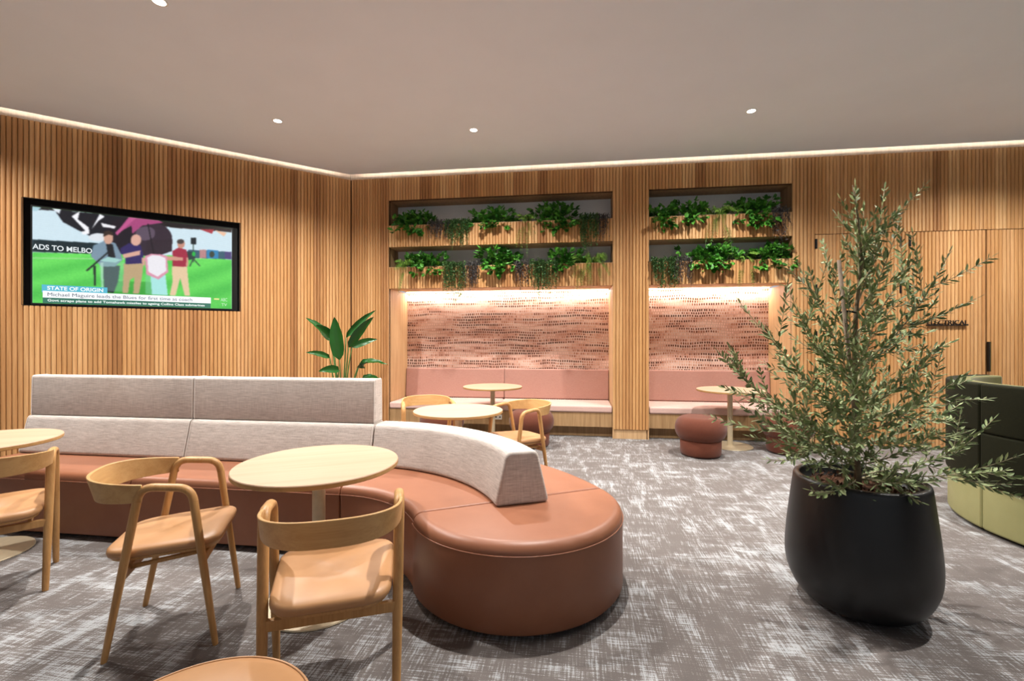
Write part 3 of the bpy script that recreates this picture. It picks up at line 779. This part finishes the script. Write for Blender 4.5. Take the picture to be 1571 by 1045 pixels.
low = rounded([(.425, .442), (.745, .442), (.675, .735), (.495, .735)], [.03, .03, .035, .035], 5)
upp = rounded([(.515, .738), (.655, .738), (.648, 1.06), (.522, 1.06)], [.012, .012, .022, .022], 4)
def cush(name, prof, frames):
    s = obj(name, sweep(prof, frames), 'cushion', sofa); autosmooth(s, 50); bevel(s, .016, 3, 55)
    return s
def edge_pipe(part, prof, frame):
    o_, s_ = frame; pts = [(o_[0] + s_[0] * a, o_[1] + s_[1] * a, z) for a, z in prof]; pts.append(pts[0])
    obj('piping', tube(pts, .0035, 5, caps=False), 'pipe_grey', part, True)
for x0, x1 in ((-2 * ML, -ML - g), (-ML + g, -g)):
    for nm, pf in (('lower_back', low), ('upper_back', upp)):
        c_ = cush(nm, pf, straight(x0, x1))
        for xe in (x0 + .006, x1 - .006): edge_pipe(c_, [(a, z) for a, z in pf], ((xe, 0), (0, 1)))
cb = cush('curved_back', low, arc(.004, ARC + R(4.5), 34)); cb.modifiers[0].width = .04; cb.modifiers[0].segments = 5

# ------------------------------------------------------------------ rust stools
def pouf(x, y, lab):
    o = empty('pouf_stool', (x, y, 0)); tag(o, lab, 'stool', 'rust wool mushroom stools')
    obj('base', lathe([(0, .012), (.215, .012), (.226, .03), (.228, .20), (0, .20)], 48), 'pouf', o, True)
    obj('glide', lathe([(0, 0), (.19, 0), (.19, .014), (0, .014)], 32), 'black_flat', o)
    pf = [(.222, .182)] + [(.19 + .095 * math.cos(a), .315 + .135 * math.sin(a)) for a in [R(-72 + 12 * k) for k in range(14)]] + [(.14, .452), (.07, .455), (0, .456)]
    obj('seat', lathe(pf, 56), 'pouf', o, True)
    return o
pouf(2.21, 5.41, 'rust wool mushroom stool standing open at the narrow banquette table')
pouf(3.30, 5.53, 'rust wool mushroom stool behind the potted olive tree')
pouf(.25, 5.89, 'rust wool mushroom stool at the wide banquette table, behind an armchair')
pouf(-.90, 5.95, 'rust wool mushroom stool at the wide banquette, mostly hidden behind round table')

# ------------------------------------------------------------------ green curved booth
bo = empty('curved_booth', (4.3, 3.1, 0)); tag(bo, 'curved booth with dark green outer back and pale green base', 'booth')
BA = [96, 133.5, 171, 208.5, 246, 283.5]
def ringseg(r0, r1, z0, z1, a0, a1, rr=.02, n=14):
    pf = rounded([(r0, z0), (r1, z0), (r1, z1), (r0, z1)], rr, 4)
    fr = [((0, 0), (math.cos(R(a0 + (a1 - a0) * k / n)), math.sin(R(a0 + (a1 - a0) * k / n)))) for k in range(n + 1)]
    return sweep(pf, fr)
for a0, a1 in zip(BA, BA[1:]):
    a0 += .25; a1 -= .25
    def add(nm, mt, *q, rr=.02):
        x = obj(nm, ringseg(*q, a0, a1, rr), mt, bo); autosmooth(x, 50); bevel(x, .012, 2, 55)
    add('base_panel', 'green_pale', .93, 1.0, .02, .335, rr=.02)
    add('back_panel', 'green_dark', .94, 1.012, .337, .70)
    add('back_panel', 'green_dark', .94, 1.012, .702, 1.046)
    add('inner_back', 'green_in', .86, .938, .40, 1.044)
    add('seat_cushion', 'green_pale', .40, .858, .30, .44, rr=.03)
    obj('plinth', ringseg(.45, .96, 0, .03, a0, a1, .002), 'black_flat', bo)
    obj('seat_base', ringseg(.45, .85, .03, .30, a0, a1, .002), 'green_pale', bo)

# ------------------------------------------------------------------ leaf meshes
class Leaves:
    def __init__(s): s.v = []; s.f = []
    def leaf(s, p, d, up, L, W, fold=.15, droop=.0):
        d = d.normalized(); side = d.cross(up)
        if side.length < 1e-4: side = Vector((1, 0, 0))
        side.normalize(); nrm = side.cross(d)
        b = len(s.v); h = side * (W / 2); e = nrm * (W * fold)
        tip = p + d * L - Vector((0, 0, droop * L)); m1, m2 = p + d * (L * .30), p + d * (L * .66) - Vector((0, 0, droop * L * .4))
        s.v += [p, m1 + h * .86, m1 - e, m1 - h * .86, m2 + h * .92, m2 - e, m2 - h * .92, tip]
        s.f += [(b, b + 1, b + 2), (b, b + 2, b + 3), (b + 1, b + 4, b + 5, b + 2), (b + 2, b + 5, b + 6, b + 3), (b + 4, b + 7, b + 5), (b + 5, b + 7, b + 6)]
    def stem(s, pts, r):
        bm = tube(pts, r, 4, caps=False)
        b = len(s.v); bm.verts.index_update(); s.v += [v.co.copy() for v in bm.verts]; s.f += [tuple(b + v.index for v in f.verts) for f in bm.faces]; bm.free()
    def build(s, name, mat, parent, smooth=False):
        return obj(name, ([tuple(v) for v in s.v], [], s.f), mat, parent, smooth)

def rvec(r): return Vector((r.uniform(-1, 1), r.uniform(-1, 1), r.uniform(-1, 1)))
def trough_plant(tk, px0, px1, kind, lab, seed, up=1.0, hang=1.0):
    """px0..px1: span of the plant along its trough, read from the photo at the wall plane"""
    def t_of(px):
        k = (px - CX) / F_PX; return (k * P0.y - P0.x) / (DB.x - k * DB.y)
    r = random.Random(seed); tr = troughs[tk]
    base = {'wu': ZA1, 'wl': ZB1, 'nu': ZA1, 'nl': ZB1}[tk]
    a, b = t_of(px0), t_of(px1); W = (b - a); p = WB((a + b) / 2, .11)
    o = empty({'broad': 'leafy_plant', 'trail': 'trailing_plant', 'purple': 'trailing_plant', 'fern': 'fern'}[kind], (p.x, p.y, base - .03), -TH)
    tag(o, lab, 'plant', 'plants in the slatted troughs')
    st, lv = Leaves(), Leaves()
    if kind == 'broad':
        n = int(84 * max(.6, W / .45))
        for k in range(n):
            rt = Vector((r.uniform(-.32, .32) * W, r.uniform(-.05, .12), .0))
            ang = r.uniform(0, 2 * math.pi); el = r.uniform(.15, 1.0)
            reach = r.uniform(.09, .19)
            tip = rt + Vector((math.cos(ang) * reach * 1.0, -abs(math.sin(ang)) * reach * .85 + .03, .035 + reach * el * 1.05 * up))
            if r.random() < .28 * hang: tip = rt + Vector((r.uniform(-.1, .1), -.15 - r.uniform(0, .05), r.uniform(-.09, .05) * hang))
            tip.x = max(-W * .5, min(W * .5, tip.x)); tip.y = min(tip.y, .20)
            st.stem([rt, (rt + tip) / 2 + Vector((0, -.02, .03)), tip], .0022)
            d = (tip - rt).normalized() + rvec(r) * .5 + Vector((0, -.3, -.1))
            for q in range(4):
                dd = d + rvec(r) * .8; s_ = r.uniform(.062, .105)
                lv.leaf(tip + rvec(r) * .02, dd, Vector((0, -.6, 1)) + rvec(r) * .5, s_, s_ * r.uniform(.5, .72), .2, .15)
        mat = 'broad'
    elif kind in ('trail', 'purple'):
        n = int(44 * max(.5, W / .28))
        for k in range(n):
            x = r.uniform(-.5, .5) * W; front = -.11 - r.uniform(.03, .085)
            rt = Vector((x * .9, r.uniform(-.05, .08), 0)); lip = Vector((x, front, .05 + r.uniform(0, .05)))
            ln = (r.uniform(.10, .30) if r.random() < .6 else r.uniform(.28, .46)) * hang * (1 - .6 * abs(x / W)); pts = bez(rt, Vector((x, -.02, .13 * up)), lip, 4)
            q = lip.copy()
            for z in range(6): q = q + Vector((r.uniform(-.012, .012), r.uniform(-.006, .004), -ln / 6)); pts.append(q.copy())
            st.stem(pts, .0013)
            for i_ in range(len(pts) - 1):
                for z in range(4 if kind == 'trail' else 3):
                    p_ = pts[i_].lerp(pts[i_ + 1], r.random()); s_ = r.uniform(.018, .034) if kind == 'trail' else r.uniform(.014, .026)
                    lv.leaf(p_, rvec(r) + Vector((0, -.5, -.25)), rvec(r) + Vector((0, 0, 1)), s_, s_ * .5, .1)
        mat = kind
    else:
        n = int(13 * max(.7, W / .35))
        for k in range(n):
            x = r.uniform(-.18, .18) * W; rt = Vector((x, r.uniform(-.04, .06), 0))
            tx_ = r.uniform(-.5, .5) * W; drop = r.choice((-.05, .02, .06)) if r.random() < .5 else -r.uniform(.18, .46) * hang
            tip = Vector((tx_, -.16 - r.uniform(0, .08), drop + .03)); top_ = Vector(((x + tx_) / 2, -.05 - r.uniform(0, .06), .15 * up + r.uniform(0, .08)))
            pts = bez(rt, top_, tip, 14); st.stem(pts, .0016)
            for i_ in range(3, 15):
                d = (pts[i_] - pts[i_ - 1]).normalized(); s_ = .058 * (1 - .75 * (i_ / 15)) + .01
                for sg_ in (-1, 1):
                    sd = d.cross(Vector((0, -1, .3))).normalized() * sg_
                    for h_ in (0, .5):
                        lv.leaf(pts[i_ - 1].lerp(pts[i_], h_), sd + d * .5, Vector((0, -.5, 1)), s_, s_ * .28, .05, .15)
        mat = 'fern'
    st.build('stems', 'stem' if kind != 'purple' else 'purple', o)
    f = lv.build('foliage', mat, o); f['kind'] = 'stuff'
T_ = 'in upper trough of wide niche'; Tl = 'in lower trough of wide niche'; Tn = 'in upper trough of narrow niche'; Tm = 'in lower trough of narrow niche'
PLANTS = [
 ('wu', 603, 668, 'broad', 'bushy green leafy plant at the corner end ' + T_, 1, 1), ('wu', 658, 692, 'purple', 'dusky trailing plant with thin strands, between green plants ' + T_, .2, .75),
 ('wu', 686, 722, 'trail', 'dark green trailing plant beside thin dusky strands ' + T_, .7, 1), ('wu', 724, 789, 'broad', 'glossy round leafy plant in the middle ' + T_, 1, .5),
 ('wu', 790, 824, 'fern', 'light green fern hanging from the middle ' + T_, 1, 1.2), ('wu', 814, 892, 'broad', 'tall large leafy plant, the biggest ' + T_, 1.35, 1.2),
 ('wu', 888, 918, 'trail', 'long dark green trailing plant near the pier ' + T_, 1, 1.25), ('wu', 914, 935, 'purple', 'dusky trailing plant next to the pier ' + T_, .8, 1),
 ('wl', 606, 634, 'fern', 'light green fern at the corner end ' + Tl, 1.2, .9), ('wl', 622, 682, 'broad', 'dense green leafy plant near the corner end ' + Tl, 1, .8),
 ('wl', 682, 716, 'trail', 'long dark green trailing plant hanging over the led light ' + Tl, .6, 1.4), ('wl', 708, 736, 'purple', 'dusky trailing plant beside round glossy leaves ' + Tl, .5, 1.1),
 ('wl', 732, 802, 'broad', 'bright glossy mounded leafy plant in the middle ' + Tl, 1.2, .8), ('wl', 790, 814, 'purple', 'dusky trailing plant between mounded plant and green strands ' + Tl, .5, 1),
 ('wl', 814, 856, 'trail', 'wide dark green trailing plant past the middle ' + Tl, .4, 1.3), ('wl', 848, 890, 'broad', 'leafy plant with upright shoots ' + Tl, 1, .5),
 ('wl', 876, 938, 'fern', 'light green feathery fern next to the pier ' + Tl, 1.2, .9),
 ('nu', 998, 1034, 'broad', 'lobed leafy plant next to the pier ' + Tn, .9, 1.2), ('nu', 1034, 1082, 'broad', 'round lobed leafy plant, second from the pier ' + Tn, 1.1, .9),
 ('nu', 1078, 1132, 'fern', 'light green fern with one long hanging frond ' + Tn, 1.1, 1.25), ('nu', 1122, 1192, 'broad', 'dense bright leafy plant spilling over ' + Tn, 1.2, 1.3),
 ('nu', 1184, 1213, 'purple', 'dusky trailing plant at the door end ' + Tn, .6, 1.2),
 ('nl', 998, 1038, 'trail', 'dark green trailing plant next to the pier ' + Tm, .5, 1.3), ('nl', 1036, 1060, 'purple', 'dusky trailing plant ' + Tm, .5, 1.2),
 ('nl', 1046, 1136, 'broad', 'wide glossy leafy plant in the middle ' + Tm, 1, .9), ('nl', 1128, 1168, 'fern', 'bright yellow-green fern hanging down ' + Tm, .8, 1.2),
 ('nl', 1152, 1222, 'broad', 'bright leafy plant reaching past the door end ' + Tm, 1.1, .8)]
for i, q in enumerate(PLANTS): trough_plant(*q[:5], 100 + i, q[5], q[6])

# ------------------------------------------------------------------ potted bird of paradise behind the sofa
BPX, BPY = -2.17, 5.85
bp = empty('paradise_plant', (BPX, BPY, 0)); tag(bp, 'large-leaved tropical pot plant behind the sofa in the wall corner', 'plant')
autosmooth(obj('pot', lathe([(0, 0), (.17, 0), (.21, .40), (.215, .42), (.195, .42), (.19, .37), (0, .37)], 40), 'pot', bp), 40)
obj('soil', lathe([(0, .372), (.19, .372), (.18, .385), (0, .39)], 32), 'soil', bp)
def big_leaf(s0, knee, tip, width, dy0=0, dy1=0, tw=0):
    """stalk base px, blade base px, blade tip px (photo pixels at the plant's own distance)"""
    a = pix(s0[0], s0[1], BPY); b = pix(knee[0], knee[1], BPY + dy0); c = pix(tip[0], tip[1], BPY + dy1)
    off = Vector((BPX, BPY, 0)); a -= off; b -= off; c -= off
    root = Vector((a.x * .25, a.y * .3, .38))
    pts = bez(root, a + Vector((0, 0, .02)), b, 10)
    lf = obj('stalk', tube(pts, [.013 - .0007 * k for k in range(11)], 7), 'stem', bp, True)
    d = (c - b); mid = (b + c) / 2 + Vector((0, 0, .12 * d.length)); sp = bez(b, mid, c, 10)
    bm = bmesh.new(); rows = []
    for k in range(11):
        t = k / 10; w_ = width * (math.sin(math.pi * min(1, .06 + t * .94) ** .72) ** .8 if 0 < t < 1 else (.1 if t == 0 else .0))
        dd = (sp[min(k + 1, 10)] - sp[max(k - 1, 0)]).normalized()
        sd = dd.cross(Vector((math.sin(tw), -math.cos(tw), .25))).normalized(); nr = sd.cross(dd)
        rows.append([bm.verts.new(sp[k] + sd * (w_ * s_) + nr * (abs(s_) * w_ * .45 + .012 * math.sin(k * 2.1) * abs(s_))) for s_ in (-.5, -.25, 0, .25, .5)])
    for A, B in zip(rows, rows[1:]):
        for k in range(4): bm.faces.new((A[k], A[k + 1], B[k + 1], B[k]))
    bmesh.ops.remove_doubles(bm, verts=bm.verts[:], dist=1e-5)
    o_ = obj('leaf', bm, 'paradise', bp, True)
big_leaf((523, 585), (521, 552), (513, 486), .175, 0, -.05)
big_leaf((519, 585), (509, 521), (484, 499), .13, .1, -.1, .5); big_leaf((517, 585), (508, 520), (469, 488), .09, .15, .1, .8)
big_leaf((512, 585), (506, 549), (469, 541), .075, 0, -.2, .9); big_leaf((528, 585), (531, 518), (577, 476), .08, .1, .1, .3)
big_leaf((529, 585), (535, 533), (574, 486), .11, 0, -.15, .4); big_leaf((531, 585), (540, 533), (579, 521), .09, 0, .2, .9)
big_leaf((540, 590), (549, 564), (574, 557), .10, 0, -.2, .9); big_leaf((541, 590), (553, 556), (595, 560), .08, .1, 0, 1.1)
big_leaf((516, 590), (520, 568), (488, 570), .10, 0, -.25, 1.0); big_leaf((550, 600), (556, 580), (583, 582), .08, 0, -.1, 1.0)

# ------------------------------------------------------------------ olive tree in its black planter
OX, OY = 1.775, 2.365
pt = empty('black_planter', (OX, OY, 0)); tag(pt, 'large satin black egg-shaped planter on the carpet', 'planter')
ctrl = [(.0, .0), (.17, .0), (.235, .03), (.285, .085), (.318, .17), (.326, .26), (.318, .38), (.302, .52), (.287, .64), (.283, .652), (.262, .655), (.256, .645), (.262, .58), (0, .58)]
def smooth_prof(c, n=4):
    out = []
    for i in range(len(c) - 1):
        p0, p1, p2, p3 = [Vector(c[max(0, min(len(c) - 1, i + k))]) for k in (-1, 0, 1, 2)]
        for k in range(n):
            t = k / n; q = .5 * ((2 * p1) + (p2 - p0) * t + (2 * p0 - 5 * p1 + 4 * p2 - p3) * t * t + (3 * p1 - p0 - 3 * p2 + p3) * t ** 3)
            out.append((max(0, q.x), max(0, q.y)))
    out.append(c[-1]); return out
body = smooth_prof(ctrl[1:9], 5)
obj('pot_body', lathe([(0, 0)] + body + ctrl[9:], 96), 'pot', pt, True)
mb = Leaves(); r = random.Random(4)
obj('soil', lathe([(0, .60), (.12, .598), (.2615, .585)], 40), 'soil', pt, True)
for k in range(420):
    a = r.uniform(0, 6.28); q = .245 * math.sqrt(r.random()); mb.leaf(Vector((math.cos(a) * q, math.sin(a) * q, .602)), rvec(r) + Vector((0, 0, .2)), Vector((0, 0, 1)), r.uniform(.02, .05), r.uniform(.008, .016))
mb.build('mulch', 'soil', pt)['kind'] = 'stuff'

ol = empty('olive_tree', (OX, OY, .59)); tag(ol, 'young staked olive tree growing in the large black planter', 'tree')
off = Vector((OX, OY, .59))
tr_pts = [Vector((.0, 0, 0)), Vector((-.005, .01, .25)), Vector((-.02, .0, .55)), Vector((-.025, -.01, .85)), pix(1322, 400, OY) - off, pix(1316, 330, OY) - off, pix(1308, 284, OY) - off]
obj('trunk', tube(tr_pts, [.017, .015, .013, .010, .007, .004, .002], 10), 'bark', ol, True)
def trunk_at(z):
    for a, b in zip(tr_pts, tr_pts[1:]):
        if a.z <= z <= b.z: return a.lerp(b, (z - a.z) / (b.z - a.z))
    return tr_pts[-1].copy()
sk = obj('stake', tube([pix(1318, 745, OY - .04) - off, pix(1310, 620, OY - .04) - off, pix(1287, 399, OY - .05) - off], [.012, .011, .009], 10), 'stake', ol, True)
sk['label'] = 'grey wooden support stake'
tie = pix(1301, 479, OY - .03) - off
obj('tie', tube([tie + Vector((.032 * math.cos(a) , .03 * math.sin(a), .004 * math.sin(2 * a))) for a in [6.2832 * k / 20 for k in range(21)]], .005, 6, caps=False), 'black', ol, True)
r = random.Random(77)
def shoot(lv, tw, p0, p1, p2, rad, n_leaf, L, sub, depth=0):
    pts = bez(p0, p1, p2, 10); tw.stem(pts, rad) if depth else None
    for k in range(n_leaf):
        t = .12 + .88 * (k + r.random() * .5) / n_leaf; i = min(9, int(t * 10)); p = pts[i].lerp(pts[i + 1], t * 10 - i); d = (pts[i + 1] - pts[i]).normalized()
        ax = rvec(r); ax = (ax - d * ax.dot(d)).normalized()
        for s in (-1, 1):
            l = L * r.uniform(.7, 1.15) * (1 - .25 * t); lv.leaf(p, d * .9 + ax * s * .75 + rvec(r) * .25, rvec(r) + Vector((0, 0, 1)), l, l * r.uniform(.25, .34), .08)
    lv.leaf(p2, pts[-1] - pts[-2], Vector((0, 0, 1)), L * .8, L * .2)
    for k in range(sub):
        t = r.uniform(.22, .9); i = min(9, int(t * 10)); p = pts[i].lerp(pts[i + 1], t * 10 - i); d = (pts[i + 1] - pts[i]).normalized()
        ax = rvec(r); ax = (ax - d * ax.dot(d)).normalized(); ln = (p2 - p0).length * r.uniform(.22, .48)
        q = p + (d * .8 + ax * .75 + Vector((0, 0, .25))).normalized() * ln
        shoot(lv, tw, p, (p + q) / 2 + Vector((0, 0, -.02)), q, .0018, max(4, int(ln / .024)), L * .95, 0, 1)
    return pts
# (tip px x, tip px y, distance of tip from the trunk towards/away, height of origin on the trunk, twigs)
TIPS = [(1357, 290, .05, .95, 5), (1378, 345, -.10, .90, 5), (1268, 395, .10, .72, 5), (1395, 395, .15, .80, 6), (1456, 388, -.05, .62, 7), (1434, 462, .10, .62, 3),
        (1207, 436, .05, .50, 6), (1243, 420, -.15, .62, 5), (1230, 480, .2, .55, 6), (1180, 508, -.1, .38, 6), (1445, 528, -.15, .40, 4), (1102, 540, .1, .22, 7), (1480, 575, .0, .34, 7), (1415, 530, .25, .42, 6),
        (1150, 590, .2, .24, 6), (1200, 560, .3, .34, 6), (1135, 620, -.15, .16, 6), (1175, 650, .15, .14, 6), (1185, 610, -.3, .22, 6), (1470, 622, .2, .22, 6), (1430, 600, -.3, .28, 6), (1400, 640, .32, .2, 6), (1445, 660, -.1, .12, 6),
        (1330, 570, -.35, .30, 7), (1290, 600, -.38, .26, 7), (1350, 620, .38, .28, 7), (1270, 560, .35, .36, 7), (1310, 640, -.36, .18, 6), (1260, 680, -.3, .12, 6), (1365, 670, -.34, .14, 6), (1330, 500, .22, .50, 6), (1345, 470, -.2, .56, 6), (1290, 520, -.2, .46, 6),
        (1240, 640, -.15, .14, 6), (1542, 722, .0, .05, 5), (1480, 690, .15, .07, 5), (1285, 752, -.28, .06, 4), (1400, 742, -.30, .06, 5), (1440, 738, -.15, .05, 4), (1205, 690, .1, .08, 5), (1375, 720, .2, .07, 5), (1312, 286, .0, 1.08, 4), (1325, 320, .06, 1.0, 4), (1340, 425, .05, .74, 5), (1300, 440, -.08, .66, 4), (1330, 350, .0, 1.02, 4)]
for (tx_, ty_, dz_, oz, sub) in TIPS:
    tip = pix(tx_, ty_, OY + dz_) - off; oz = min(oz, max(.03, tip.z - .02) if tip.z > .1 else .05); p0 = trunk_at(oz); ln = (tip - p0).length
    dr = (tip - p0); hz = Vector((dr.x, dr.y, 0)); p1 = p0 + hz * .62 + Vector((0, 0, dr.z * .32))
    lv, tw = Leaves(), Leaves()
    pts = shoot(lv, tw, p0, p1, tip, .003, max(6, int(ln / .022)), .056, sub)
    br = obj('branch', tube(pts, [max(.0016, .0052 * (1 - k / 11.5)) for k in range(11)], 6), 'twig', ol, True)
    if tw.v: tw.build('twigs', 'twig', br)['kind'] = 'stuff'
    lv.build('foliage', 'olive', br)['kind'] = 'stuff'
